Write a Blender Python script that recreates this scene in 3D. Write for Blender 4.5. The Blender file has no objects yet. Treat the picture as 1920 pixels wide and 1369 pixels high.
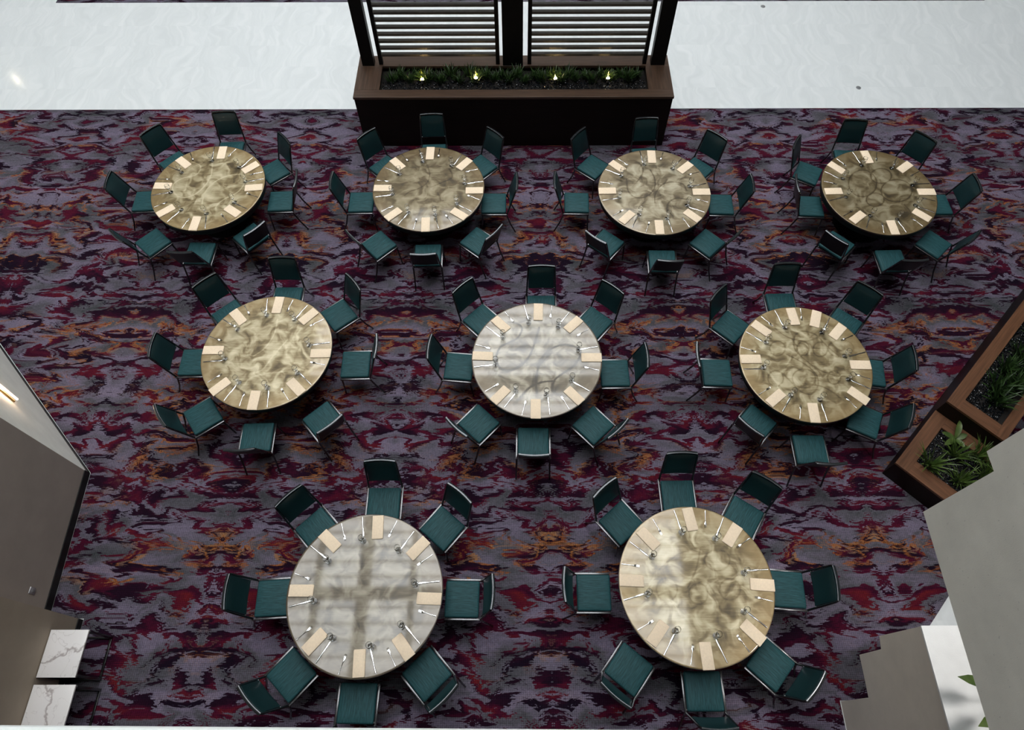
import bpy, bmesh, math, random
import numpy as np
from mathutils import Vector, Matrix
from math import sin, cos, pi, radians

random.seed(7)
SC = bpy.context.scene
COL = SC.collection
TABLES = [(-4.659, 7.169), (-1.346, 7.14), (2.033, 7.064), (5.388, 7.046), (-3.261, 4.357), (0.233, 4.24), (3.67, 4.166), (-1.662, 1.393), (1.913, 1.471)]
CHAIRS = [(1, 'N', -4.649, 8.21, 4.764), (1, 'NW', -5.469, 7.936, 5.556), (1, 'W', -5.72, 7.151, 6.331), (1, 'SW', -5.405, 6.356, 0.846), (1, 'S', -4.667, 6.156, 1.54), (1, 'SE', -3.98, 6.45, 2.396), (1, 'E', -3.65, 7.14, 3.18), (1, 'NE', -3.872, 7.753, 3.844), (2, 'N', -1.358, 8.144, 4.744), (2, 'NW', -2.105, 7.826, 5.507), (2, 'W', -2.408, 7.116, 6.299), (2, 'SW', -2.058, 6.298, 0.77), (2, 'S', -1.325, 6.108, 1.597), (2, 'SE', -0.606, 6.36, 2.448), (2, 'E', -0.377, 7.086, 3.137), (2, 'NE', -0.597, 7.841, 3.933), (3, 'N', 2.04, 8.042, 4.772), (3, 'NW', 1.192, 7.835, 5.575), (3, 'W', 0.895, 7.094, 6.259), (3, 'SW', 1.303, 6.312, 0.877), (3, 'S', 2.092, 5.989, 1.542), (3, 'SE', 2.79, 6.314, 2.347), (3, 'E', 3.094, 7.051, 3.105), (3, 'NE', 2.841, 7.771, 3.964), (4, 'N', 5.275, 7.987, 4.648), (4, 'NE', 6.038, 7.74, 3.903), (4, 'E', 6.407, 7.036, 3.15), (4, 'SE', 6.119, 6.279, 2.307), (4, 'S', 5.418, 5.984, 1.599), (4, 'SW', 4.692, 6.272, 0.783), (4, 'W', 4.46, 7.01, 6.222), (4, 'NW', 4.571, 7.688, 5.76), (5, 'N', -3.252, 5.352, 4.709), (5, 'NW', -3.992, 5.079, 5.467), (5, 'W', -4.312, 4.348, 6.303), (5, 'SW', -4.022, 3.575, 0.635), (5, 'S', -3.282, 3.288, 1.605), (5, 'SE', -2.486, 3.513, 2.31), (5, 'E', -2.166, 4.31, 3.163), (5, 'NE', -2.49, 5.081, 3.822), (6, 'N', 0.315, 5.201, 4.712), (6, 'NW', -0.508, 4.99, 5.494), (6, 'W', -0.787, 4.272, 6.19), (6, 'SW', -0.507, 3.465, 0.819), (6, 'S', 0.179, 3.213, 1.557), (6, 'SE', 0.938, 3.435, 2.338), (6, 'E', 1.262, 4.169, 3.156), (6, 'NE', 1.036, 4.945, 4.002), (7, 'N', 3.67, 5.225, 4.725), (7, 'NW', 2.908, 4.875, 5.524), (7, 'W', 2.611, 4.172, 6.248), (7, 'SW', 2.999, 3.456, 0.797), (7, 'S', 3.611, 3.105, 1.555), (7, 'SE', 4.382, 3.491, 2.68), (7, 'E', 4.626, 4.172, 2.999), (7, 'NE', 4.463, 4.913, 3.999), (8, 'N', -1.61, 2.444, 4.716), (8, 'NW', -2.354, 2.141, 5.491), (8, 'W', -2.733, 1.388, 6.335), (8, 'SW', -2.408, 0.623, 0.835), (8, 'S', -1.683, 0.359, 1.552), (8, 'SE', -0.98, 0.628, 2.327), (8, 'E', -0.636, 1.37, 3.125), (8, 'NE', -0.895, 2.15, 4.011), (9, 'N', 1.901, 2.525, 4.721), (9, 'NW', 1.195, 2.209, 5.419), (9, 'W', 0.83, 1.434, 6.279), (9, 'SW', 1.158, 0.669, 0.894), (9, 'S', 1.92, 0.462, 1.569), (9, 'SE', 2.664, 0.708, 2.389), (9, 'E', 2.993, 1.463, 3.073), (9, 'NE', 2.631, 2.27, 4.115)]
PLACES = [(1, 'N', 0.057, 0.691, -1.538), (1, 'NE', 0.563, 0.381, -2.409), (1, 'E', 0.69, -0.027, -3.046), (1, 'SE', 0.469, -0.481, 2.522), (1, 'S', -0.027, -0.714, 1.525), (1, 'SW', -0.515, -0.477, 0.695), (1, 'W', -0.687, 0.009, -0.025), (1, 'NW', -0.493, 0.484, -0.702), (2, 'N', -0.021, 0.695, -1.582), (2, 'NE', 0.518, 0.47, -2.264), (2, 'E', 0.691, -0.067, -3.125), (2, 'SE', 0.481, -0.518, 2.506), (2, 'S', 0.005, -0.716, 1.612), (2, 'SW', -0.483, -0.523, 0.761), (2, 'W', -0.69, -0.018, -0.004), (2, 'NW', -0.508, 0.476, -0.827), (3, 'N', 0.028, 0.684, -1.604), (3, 'NE', 0.519, 0.46, -2.404), (3, 'E', 0.701, -0.03, 3.138), (3, 'SE', 0.507, -0.488, 2.357), (3, 'S', 0.004, -0.701, 1.551), (3, 'SW', -0.45, -0.515, 0.825), (3, 'W', -0.703, -0.008, 0.018), (3, 'NW', -0.519, 0.484, -0.776), (4, 'N', -0.005, 0.685, -1.465), (4, 'NE', 0.52, 0.475, -2.503), (4, 'E', 0.701, -0.025, 3.138), (4, 'SE', 0.498, -0.471, 2.374), (4, 'S', 0.013, -0.699, 1.607), (4, 'SW', -0.448, -0.509, 0.658), (4, 'W', -0.684, -0.01, 0.029), (4, 'NW', -0.529, 0.463, -0.82), (5, 'N', 0.023, 0.695, -1.618), (5, 'NE', 0.462, 0.515, -2.312), (5, 'E', 0.705, -0.045, -3.125), (5, 'SE', 0.465, -0.525, 2.362), (5, 'S', -0.027, -0.707, 1.546), (5, 'SW', -0.492, -0.519, 0.784), (5, 'W', -0.694, 0.003, 0.006), (5, 'NW', -0.476, 0.507, -0.817), (6, 'N', 0.028, 0.692, -1.604), (6, 'NE', 0.49, 0.496, -2.37), (6, 'E', 0.704, 0.001, 3.138), (6, 'SE', 0.457, -0.538, 2.314), (6, 'S', -0.024, -0.716, 1.556), (6, 'SW', -0.464, -0.53, 0.831), (6, 'W', -0.699, 0.025, -0.041), (6, 'NW', -0.471, 0.5, -0.805), (7, 'N', -0.022, 0.683, -1.495), (7, 'N2', 0.272, 0.646, -1.931), (7, 'NE', 0.519, 0.451, -2.336), (7, 'E', 0.693, -0.043, 3.11), (7, 'SE', 0.56, -0.477, 2.39), (7, 'S', -0.047, -0.706, 1.524), (7, 'SW', -0.477, -0.504, 0.664), (7, 'W', -0.692, 0.044, -0.003), (7, 'NW', -0.477, 0.497, -0.763), (8, 'N', 0.069, 0.692, -1.511), (8, 'NE', 0.541, 0.461, -2.321), (8, 'E', 0.697, -0.066, 3.101), (8, 'SE', 0.461, -0.539, 2.245), (8, 'S', 0.022, -0.691, 1.627), (8, 'SW', -0.465, -0.487, 0.844), (8, 'W', -0.685, 0.015, -0.003), (8, 'NW', -0.451, 0.54, -0.73), (9, 'N', 0.018, 0.694, -1.423), (9, 'NE', 0.471, 0.518, -2.222), (9, 'E', 0.71, -0.013, 3.07), (9, 'SE', 0.527, -0.489, 2.34), (9, 'S', 0.013, -0.71, 1.605), (9, 'SW', -0.469, -0.496, 0.887), (9, 'W', -0.698, 0.031, -0.046), (9, 'NW', -0.474, 0.479, -0.849)]
SCROLLS = {6: (-1, [[(0.039, 0.454), (0.003, 0.316), (-0.032, 0.194), (-0.086, 0.045), (-0.165, -0.073), (-0.256, -0.145), (-0.359, -0.181), (-0.463, -0.152), (-0.516, -0.057), (-0.517, 0.046), (-0.466, 0.165), (-0.348, 0.233), (-0.256, 0.286), (-0.196, 0.393), (-0.202, 0.47), (-0.255, 0.517), (-0.363, 0.541)], [(-0.01, -0.501), (-0.014, -0.389), (-0.006, -0.247), (0.029, -0.088), (0.097, 0.044), (0.217, 0.148), (0.363, 0.193), (0.494, 0.162), (0.569, 0.087), (0.538, -0.016), (0.455, -0.133), (0.336, -0.219), (0.23, -0.305), (0.189, -0.404), (0.193, -0.474), (0.249, -0.516), (0.362, -0.544)], [(-0.294, -0.652), (-0.193, -0.528), (-0.091, -0.417), (0.063, -0.347), (0.204, -0.333)]]), 4: (-1, [[(0.008, 0.152), (-0.035, 0.051), (-0.103, -0.034), (-0.186, -0.09), (-0.271, -0.109), (-0.346, -0.089), (-0.4, -0.033), (-0.424, 0.053), (-0.415, 0.154), (-0.374, 0.256), (-0.306, 0.343), (-0.221, 0.402), (-0.134, 0.422), (-0.058, 0.401), (-0.004, 0.342), (0.019, 0.255), (0.008, 0.152)], [(0.499, 0.004), (0.457, -0.079), (0.387, -0.149), (0.299, -0.195), (0.206, -0.211), (0.123, -0.195), (0.061, -0.148), (0.03, -0.078), (0.035, 0.006), (0.076, 0.089), (0.146, 0.161), (0.235, 0.209), (0.33, 0.225), (0.415, 0.208), (0.477, 0.16), (0.506, 0.088), (0.499, 0.004)], [(0.272, 0.3), (0.244, 0.243), (0.197, 0.195), (0.138, 0.163), (0.075, 0.152), (0.018, 0.164), (-0.024, 0.196), (-0.045, 0.244), (-0.042, 0.301), (-0.015, 0.359), (0.032, 0.408), (0.092, 0.44), (0.156, 0.452), (0.213, 0.44), (0.256, 0.407), (0.276, 0.358), (0.272, 0.3)], [(0.032, -0.168), (0.009, -0.217), (-0.031, -0.258), (-0.081, -0.286), (-0.133, -0.295), (-0.181, -0.285), (-0.216, -0.258), (-0.234, -0.216), (-0.231, -0.167), (-0.208, -0.117), (-0.168, -0.076), (-0.118, -0.047), (-0.065, -0.038), (-0.017, -0.048), (0.018, -0.076), (0.036, -0.118), (0.032, -0.168)]]), 7: (-1, [[(-0.292, 0.511), (-0.199, 0.406), (-0.058, 0.329), (0.095, 0.315), (0.241, 0.366), (0.3, 0.431)], [(0.644, 0.098), (0.484, 0.073), (0.359, 0.2), (0.277, 0.327), (0.208, 0.418), (0.059, 0.458), (-0.059, 0.38), (-0.096, 0.201), (-0.006, 0.05), (0.137, -0.098), (0.313, -0.184), (0.459, -0.209)], [(-0.213, 0.113), (-0.077, 0.025), (0.033, -0.074), (0.104, -0.196), (0.083, -0.34), (-0.026, -0.446), (-0.147, -0.41), (-0.23, -0.291), (-0.331, -0.146)], [(-0.316, -0.503), (-0.111, -0.339), (0.086, -0.328), (0.238, -0.411), (0.375, -0.552)], [(-0.218, 0.201), (-0.234, 0.161), (-0.262, 0.127), (-0.299, 0.104), (-0.338, 0.096), (-0.375, 0.104), (-0.403, 0.127), (-0.418, 0.161), (-0.418, 0.202), (-0.402, 0.243), (-0.374, 0.277), (-0.337, 0.301), (-0.297, 0.309), (-0.26, 0.3), (-0.232, 0.277), (-0.217, 0.242), (-0.218, 0.201)], [(0.327, 0.187), (0.311, 0.147), (0.283, 0.112), (0.248, 0.09), (0.21, 0.082), (0.177, 0.09), (0.152, 0.113), (0.139, 0.147), (0.141, 0.188), (0.157, 0.228), (0.185, 0.263), (0.221, 0.286), (0.258, 0.294), (0.292, 0.286), (0.317, 0.263), (0.33, 0.228), (0.327, 0.187)], [(0.67, 0.199), (0.645, 0.15), (0.599, 0.11), (0.539, 0.083), (0.473, 0.074), (0.412, 0.083), (0.365, 0.111), (0.338, 0.151), (0.337, 0.2), (0.361, 0.248), (0.407, 0.289), (0.468, 0.317), (0.534, 0.327), (0.596, 0.317), (0.643, 0.289), (0.669, 0.247), (0.67, 0.199)], [(0.093, 0.2), (0.078, 0.162), (0.055, 0.129), (0.025, 0.108), (-0.006, 0.1), (-0.034, 0.108), (-0.055, 0.13), (-0.065, 0.162), (-0.063, 0.201), (-0.049, 0.24), (-0.025, 0.273), (0.005, 0.295), (0.037, 0.303), (0.065, 0.295), (0.086, 0.272), (0.095, 0.239), (0.093, 0.2)], [(0.081, -0.232), (0.059, -0.282), (0.017, -0.325), (-0.036, -0.353), (-0.094, -0.363), (-0.148, -0.353), (-0.19, -0.324), (-0.213, -0.282), (-0.213, -0.231), (-0.192, -0.18), (-0.151, -0.137), (-0.097, -0.108), (-0.038, -0.098), (0.017, -0.108), (0.059, -0.138), (0.081, -0.181), (0.081, -0.232)], [(-0.326, -0.231), (-0.342, -0.272), (-0.369, -0.307), (-0.405, -0.33), (-0.444, -0.338), (-0.48, -0.33), (-0.507, -0.306), (-0.521, -0.271), (-0.521, -0.23), (-0.506, -0.188), (-0.478, -0.153), (-0.441, -0.129), (-0.402, -0.121), (-0.366, -0.13), (-0.339, -0.154), (-0.325, -0.189), (-0.326, -0.231)], [(0.398, -0.221), (0.383, -0.256), (0.358, -0.285), (0.327, -0.305), (0.294, -0.312), (0.264, -0.305), (0.242, -0.285), (0.231, -0.255), (0.233, -0.22), (0.247, -0.185), (0.272, -0.155), (0.304, -0.135), (0.337, -0.128), (0.367, -0.136), (0.389, -0.156), (0.4, -0.186), (0.398, -0.221)]]), 3: (-1, [[(-0.34, 0.602), (-0.226, 0.601), (-0.135, 0.478), (-0.15, 0.326), (-0.242, 0.177)], [(-0.393, 0.237), (-0.39, 0.001), (-0.291, -0.129), (-0.136, -0.116), (-0.0, 0.029), (0.032, 0.236), (-0.017, 0.417)], [(-0.016, -0.231), (0.013, -0.058), (0.131, 0.117), (0.294, 0.175), (0.445, 0.13), (0.484, -0.002)], [(0.14, -0.401), (0.192, -0.231), (0.323, -0.146), (0.473, -0.175)]]), 1: (1, [[(-0.05, 0.503), (-0.013, 0.243), (-0.057, 0.017), (-0.166, -0.148), (-0.317, -0.216), (-0.459, -0.147), (-0.543, 0.019), (-0.451, 0.159), (-0.238, 0.244), (-0.214, 0.417), (-0.364, 0.505)], [(-0.017, -0.339), (-0.025, -0.121), (0.057, 0.073), (0.238, 0.214), (0.446, 0.241), (0.533, 0.128), (0.472, -0.096), (0.277, -0.259), (0.203, -0.394), (0.237, -0.501)]]), 5: (1, [[(0.054, 0.475), (0.051, 0.254), (-0.034, 0.039), (-0.157, -0.078)], [(0.236, 0.157), (0.107, -0.056), (0.001, -0.264), (-0.108, -0.332)], [(-0.24, -0.577), (-0.135, -0.399), (0.055, -0.332), (0.254, -0.31)]]), 9: (-1, [[(0.194, 0.404), (-0.094, 0.336), (-0.293, 0.225)], [(0.097, 0.381), (0.021, 0.157), (-0.096, -0.038)], [(-0.051, -0.038), (0.094, 0.026), (0.189, -0.103)], [(0.466, -0.061), (0.451, -0.102), (0.421, -0.136), (0.381, -0.159), (0.336, -0.167), (0.295, -0.159), (0.262, -0.136), (0.243, -0.101), (0.24, -0.061), (0.255, -0.02), (0.285, 0.015), (0.326, 0.039), (0.37, 0.047), (0.413, 0.039), (0.446, 0.015), (0.465, -0.02), (0.466, -0.061)], [(-0.212, -0.059), (-0.226, -0.104), (-0.254, -0.142), (-0.294, -0.167), (-0.338, -0.176), (-0.38, -0.167), (-0.413, -0.142), (-0.434, -0.104), (-0.438, -0.059), (-0.424, -0.014), (-0.396, 0.025), (-0.356, 0.051), (-0.311, 0.06), (-0.269, 0.05), (-0.235, 0.024), (-0.215, -0.014), (-0.212, -0.059)], [(0.11, -0.103), (0.096, -0.144), (0.07, -0.178), (0.034, -0.201), (-0.006, -0.208), (-0.043, -0.2), (-0.073, -0.177), (-0.09, -0.143), (-0.093, -0.102), (-0.08, -0.062), (-0.053, -0.027), (-0.017, -0.004), (0.023, 0.005), (0.061, -0.004), (0.091, -0.027), (0.108, -0.062), (0.11, -0.103)], [(0.402, 0.245), (0.385, 0.203), (0.349, 0.167), (0.301, 0.143), (0.247, 0.135), (0.196, 0.143), (0.154, 0.167), (0.13, 0.203), (0.125, 0.246), (0.142, 0.289), (0.177, 0.325), (0.226, 0.35), (0.28, 0.358), (0.332, 0.349), (0.374, 0.325), (0.398, 0.288), (0.402, 0.245)]]), 2: (-1, [[(-0.35, -0.158), (-0.273, -0.075), (-0.151, -0.02), (-0.032, 0.091), (-0.001, 0.26), (-0.056, 0.462), (-0.153, 0.609)], [(0.037, 0.007), (0.179, 0.09), (0.343, 0.202), (0.292, 0.374)]]), 8: (-1, [])}


# ------------------------------------------------------------------ node helpers
def new_mat(name):
    m = bpy.data.materials.new(name); m.use_nodes = True
    nt = m.node_tree
    b = nt.nodes['Principled BSDF']
    return m, nt, b

class N:
    """tiny wrapper that makes node graphs readable"""
    def __init__(s, nt): s.nt = nt
    def node(s, t, **kw):
        n = s.nt.nodes.new(t)
        for k, v in kw.items(): setattr(n, k, v)
        return n
    def put(s, sock, v):
        if isinstance(v, bpy.types.NodeSocket): s.nt.links.new(v, sock)
        elif v is not None: sock.default_value = v
    def math(s, op, a, b=None, c=None, clamp=False):
        n = s.node('ShaderNodeMath', operation=op); n.use_clamp = clamp
        s.put(n.inputs[0], a); s.put(n.inputs[1], b)
        if c is not None: s.put(n.inputs[2], c)
        return n.outputs[0]
    def noise(s, vec, scale, detail=2.0, rough=.5, dist=0.0, dim='3D', w=None):
        n = s.node('ShaderNodeTexNoise', noise_dimensions=dim)
        s.put(n.inputs['Vector'], vec)
        if w is not None: s.put(n.inputs['W'], w)
        n.inputs['Scale'].default_value = scale; n.inputs['Detail'].default_value = detail
        n.inputs['Roughness'].default_value = rough; n.inputs['Distortion'].default_value = dist
        return n.outputs['Fac']
    def xyz(s, x=0., y=0., z=0.):
        n = s.node('ShaderNodeCombineXYZ')
        s.put(n.inputs[0], x); s.put(n.inputs[1], y); s.put(n.inputs[2], z)
        return n.outputs[0]
    def sep(s, v):
        n = s.node('ShaderNodeSeparateXYZ'); s.put(n.inputs[0], v); return n.outputs
    def mix(s, f, a, b, blend='MIX'):
        n = s.node('ShaderNodeMix', data_type='RGBA', blend_type=blend)
        s.put(n.inputs[0], f); s.put(n.inputs[6], a); s.put(n.inputs[7], b)
        return n.outputs[2]
    def step(s, v, lo, hi):
        n = s.node('ShaderNodeMapRange', interpolation_type='SMOOTHSTEP')
        s.put(n.inputs[0], v); n.inputs[1].default_value = lo; n.inputs[2].default_value = hi
        return n.outputs[0]
    def ramp(s, f, stops):
        n = s.node('ShaderNodeValToRGB'); s.put(n.inputs[0], f)
        e = n.color_ramp.elements
        while len(e) < len(stops): e.new(.5)
        for el, (p, c) in zip(e, stops): el.position = p; el.color = (*c, 1)
        return n.outputs[0]
    def co(s, kind='Object'): return s.node('ShaderNodeTexCoord').outputs[kind]
    def bump(s, h, strength=.3, dist=.01):
        n = s.node('ShaderNodeBump'); n.inputs['Strength'].default_value = strength
        n.inputs['Distance'].default_value = dist; s.put(n.inputs['Height'], h); return n.outputs[0]

def C4(c): return (*c, 1)

def plain(name, col, rough=.5, metal=0., coat=0., var=.0, vscale=20., bump=0., spec=.5):
    m, nt, b = new_mat(name); g = N(nt); b.inputs['Specular IOR Level'].default_value = spec
    b.inputs['Roughness'].default_value = rough; b.inputs['Metallic'].default_value = metal
    b.inputs['Coat Weight'].default_value = coat
    n = g.noise(g.co(), vscale, 3.)
    lo = tuple(max(0, c*(1-var)) for c in col); hi = tuple(c*(1+var) for c in col)
    g.put(b.inputs['Base Color'], g.ramp(n, [(.3, lo), (.7, hi)]))
    if bump: g.put(b.inputs['Normal'], g.bump(n, bump, .004))
    return m

# ------------------------------------------------------------------ materials
def carpet_mat():
    m, nt, b = new_mat('patterned_carpet'); g = N(nt)
    P = g.co(); x, y, z = g.sep(P)
    row = g.math('FLOOR', g.math('DIVIDE', y, .011))
    wn = g.node('ShaderNodeTexWhiteNoise', noise_dimensions='1D'); g.put(wn.inputs['W'], row)
    jag = g.math('MULTIPLY', g.math('SUBTRACT', wn.outputs['Value'], .5), .075)
    fold = g.math('PINGPONG', g.math('ADD', x, 7.6), 1.99)
    warp = g.math('MULTIPLY', g.math('SUBTRACT', g.noise(P, .8, 2.), .5), .8)
    zig = g.math('MULTIPLY', g.math('SUBTRACT', g.math('PINGPONG', g.math('ADD', y, g.math('MULTIPLY', g.noise(P, 1.6, 1.), .35)), .17), .085), g.math('MULTIPLY', g.step(g.noise(P, .7, 1.), .42, .60), 1.9))
    fx = g.math('ADD', g.math('ADD', g.math('ADD', fold, jag), warp), zig)
    wy = g.math('MULTIPLY', g.math('SUBTRACT', g.noise(g.xyz(fx, y, 3.), 2.3, 2.5), .5), .62)
    yy = g.math('MULTIPLY', g.math('ADD', y, wy), 3.0)
    q = g.xyz(fx, yy, 0.)
    n1 = g.noise(q, 2.6, 5., .60, .6)
    n2 = g.noise(g.xyz(fx, yy, 7.), 1.7, 3.)
    n3 = g.noise(g.xyz(fx, yy, 13.), .55, 2.)
    n4 = g.noise(g.xyz(fx, yy, 21.), 1.6, 4., .6)
    n5 = g.noise(g.xyz(fx, yy, 31.), 3.4, 5., .6)
    dark = g.ramp(n2, [(.36, (.007, .0025, .009)), (.48, (.016, .0028, .011)), (.55, (.050, .0035, .016)), (.70, (.098, .008, .012))])
    base = g.ramp(n4, [(.30, (.044, .047, .051)), (.44, (.082, .075, .092)), (.60, (.140, .117, .168)), (.74, (.175, .135, .175))])
    # rust and amber flecks gather in bands, mostly on the rims of the dark shapes
    zone = g.step(n3, .50, .60)
    rim = g.math('SUBTRACT', 1.0, g.step(g.math('ABSOLUTE', g.math('SUBTRACT', n1, .505)), .010, .045))
    amb = g.math('MULTIPLY', g.math('MULTIPLY', zone, rim), g.step(n5, .44, .54))
    rust = g.ramp(n5, [(.45, (.13, .028, .010)), (.58, (.27, .095, .028)), (.68, (.34, .17, .05))])
    c = g.mix(g.step(n1, .498, .512), base, dark)
    c = g.mix(g.math('MULTIPLY', amb, .85), c, rust)
    tan = g.math('MULTIPLY', g.step(n5, .60, .66), g.step(n3, .44, .56))
    c = g.mix(g.math('MULTIPLY', tan, .55), c, (.20, .115, .085, 1))
    # woven grid
    wx = g.math('SINE', g.math('MULTIPLY', x, 2*pi/.023)); wyv = g.math('SINE', g.math('MULTIPLY', y, 2*pi/.021))
    wave = g.math('MULTIPLY', g.math('ADD', wx, wyv), .5)
    fib = g.noise(P, 60., 2.)
    k = g.math('ADD', .86, g.math('ADD', g.math('MULTIPLY', wave, .22), g.math('MULTIPLY', g.math('SUBTRACT', fib, .4), .9)))
    c = g.mix(1.0, c, g.xyz(k, k, k), 'MULTIPLY')
    g.put(b.inputs['Base Color'], c); b.inputs['Roughness'].default_value = 1.
    b.inputs['Specular IOR Level'].default_value = .12
    g.put(b.inputs['Normal'], g.bump(g.math('ADD', wave, fib), .25, .004))
    return m

def marble_floor_mat():
    m, nt, b = new_mat('white_marble_floor'); g = N(nt)
    P = g.co(); x, y, z = g.sep(P)
    tx = g.math('FLOOR', g.math('DIVIDE', x, 1.2)); ty = g.math('FLOOR', g.math('DIVIDE', y, .6))
    wn = g.node('ShaderNodeTexWhiteNoise', noise_dimensions='2D'); g.put(wn.inputs['Vector'], g.xyz(tx, ty, 0.))
    r = wn.outputs['Value']
    lean = g.math('MULTIPLY', g.math('SUBTRACT', r, .5), 1.6)
    u = g.math('ADD', g.math('MULTIPLY', x, 3.2), g.math('ADD', g.math('MULTIPLY', g.noise(g.xyz(x, y, g.math('MULTIPLY', r, 30.)), 1.3, 2.), 3.), g.math('MULTIPLY', y, lean)))
    lines = g.noise(g.xyz(u, g.math('MULTIPLY', y, .35), g.math('MULTIPLY', r, 9.)), 2.4, 5., .6)
    c = g.ramp(lines, [(.35, (.66, .69, .70)), (.50, (.69, .72, .73)), (.64, (.73, .755, .765))])
    gx = g.math('ABSOLUTE', g.math('SUBTRACT', g.math('FRACT', g.math('DIVIDE', x, 1.2)), .5))
    gy = g.math('ABSOLUTE', g.math('SUBTRACT', g.math('FRACT', g.math('DIVIDE', y, .6)), .5))
    joint = g.math('MAXIMUM', g.step(gx, .4975, .499), g.step(gy, .495, .498))
    c = g.mix(g.math('MULTIPLY', joint, .25), c, (.62, .64, .65, 1))
    g.put(b.inputs['Base Color'], c); b.inputs['Roughness'].default_value = .11
    b.inputs['Specular IOR Level'].default_value = .35
    return m

def wood_mat(name, dark, light, rough=.4, axis=0, coat=.1, spec=.5):
    m, nt, b = new_mat(name); g = N(nt); b.inputs['Specular IOR Level'].default_value = spec
    P = g.co(); mp = g.node('ShaderNodeMapping'); g.put(mp.inputs[0], P)
    s = [14., 14., 14.]; s[axis] = .8; mp.inputs['Scale'].default_value = s
    n = g.noise(mp.outputs[0], 2.2, 5., .6, .7)
    g.put(b.inputs['Base Color'], g.ramp(n, [(.3, dark), (.7, light)]))
    b.inputs['Roughness'].default_value = rough; b.inputs['Coat Weight'].default_value = coat
    g.put(b.inputs['Normal'], g.bump(n, .08, .002))
    return m

def tabletop_mat():
    """swirl-brushed bronze-coloured metal under a clear lacquer; seed, engraved scrolls and rim come from mesh attributes"""
    m, nt, b = new_mat('swirl_brushed_metal'); g = N(nt)
    P = g.co(); x, y, z = g.sep(P)
    def attr(n):
        a = g.node('ShaderNodeAttribute'); a.attribute_name = n; return a.outputs['Fac']
    seed, scr, rim, tone = attr('seed'), attr('scroll'), attr('rim'), attr('tone')
    V = g.xyz(x, y, seed)
    w1 = g.noise(V, 2.6, 2.); w2 = g.noise(g.xyz(x, y, g.math('ADD', seed, 4.)), 2.6, 2.)
    Q = g.xyz(g.math('ADD', x, g.math('MULTIPLY', w1, .35)), g.math('ADD', y, g.math('MULTIPLY', w2, .35)), seed)
    n = g.noise(Q, 6.6, 2.2, .5, .55)
    fine = g.noise(g.xyz(g.math('MULTIPLY', x, 3.), g.math('MULTIPLY', y, 26.), seed), 2.2, 3., .6)
    f = g.math('ADD', n, g.math('MULTIPLY', g.math('SUBTRACT', fine, .5), .22))
    f = g.math('ADD', f, g.math('MULTIPLY', scr, .26))
    f = g.math('SUBTRACT', f, g.math('MULTIPLY', rim, .05))
    c = g.ramp(f, [(.26, (.095, .070, .036)), (.42, (.245, .185, .092)), (.54, (.450, .375, .225)), (.72, (.68, .60, .41))])
    brown = g.mix(g.math('MULTIPLY', rim, .65), c, (.34, .235, .105, 1))
    c = g.mix(g.math('ABSOLUTE', tone), brown, g.mix(g.step(tone, -.01, .01), g.mix(1., brown, (.36, .345, .325, 1), 'MULTIPLY'), g.mix(.45, brown, (.42, .40, .34, 1))))
    hs = g.node('ShaderNodeHueSaturation'); g.put(hs.inputs['Color'], c); g.put(hs.inputs['Saturation'], g.math('SUBTRACT', 1., attr('cool')))
    g.put(b.inputs['Base Color'], hs.outputs[0])
    b.inputs['Metallic'].default_value = .38
    g.put(b.inputs['Roughness'], g.math('ADD', .34, g.math('MULTIPLY', fine, .2)))
    b.inputs['Coat Weight'].default_value = 1.; b.inputs['Coat Roughness'].default_value = .045
    b.inputs['Coat IOR'].default_value = 1.5
    bh = g.math('ADD', g.math('MULTIPLY', n, .5), g.math('MULTIPLY', fine, .5))
    bn = g.bump(bh, .06, .003)
    g.put(b.inputs['Normal'], bn)
    return m

def fabric_mat(name, col, streak_axis=1):
    m, nt, b = new_mat(name); g = N(nt)
    P = g.co(); mp = g.node('ShaderNodeMapping'); g.put(mp.inputs[0], P)
    s = [150., 150., 150.]; s[streak_axis] = 7.; mp.inputs['Scale'].default_value = s
    n = g.noise(mp.outputs[0], 1., 3., .6)
    lo = tuple(c*.62 for c in col); hi = tuple(c*1.5+.004 for c in col)
    g.put(b.inputs['Base Color'], g.ramp(n, [(.32, lo), (.68, hi)]))
    b.inputs['Roughness'].default_value = .6
    b.inputs['Specular IOR Level'].default_value = .22
    g.put(b.inputs['Normal'], g.bump(n, .25, .002))
    return m

def veined_marble_mat(name, ang):
    m, nt, b = new_mat(name); g = N(nt)
    P = g.co(); x, y, z = g.sep(P)
    u = g.math('ADD', g.math('MULTIPLY', x, cos(ang)), g.math('MULTIPLY', y, sin(ang)))
    w = g.math('MULTIPLY', g.math('SUBTRACT', g.noise(P, 4., 4., .6), .5), .32)
    d = g.math('ABSOLUTE', g.math('ADD', u, w))
    vein = g.math('SUBTRACT', 1., g.step(d, .002, .020))
    thin = g.math('SUBTRACT', 1., g.step(g.math('ABSOLUTE', g.math('SUBTRACT', g.noise(P, 5., 3., .5, .6), .5)), .0, .012))
    f = g.math('MAXIMUM', g.math('MULTIPLY', vein, .8), g.math('MULTIPLY', thin, .3))
    c = g.mix(f, (.80, .77, .76, 1), (.36, .31, .30, 1))
    g.put(b.inputs['Base Color'], c); b.inputs['Roughness'].default_value = .25
    return m

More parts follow.
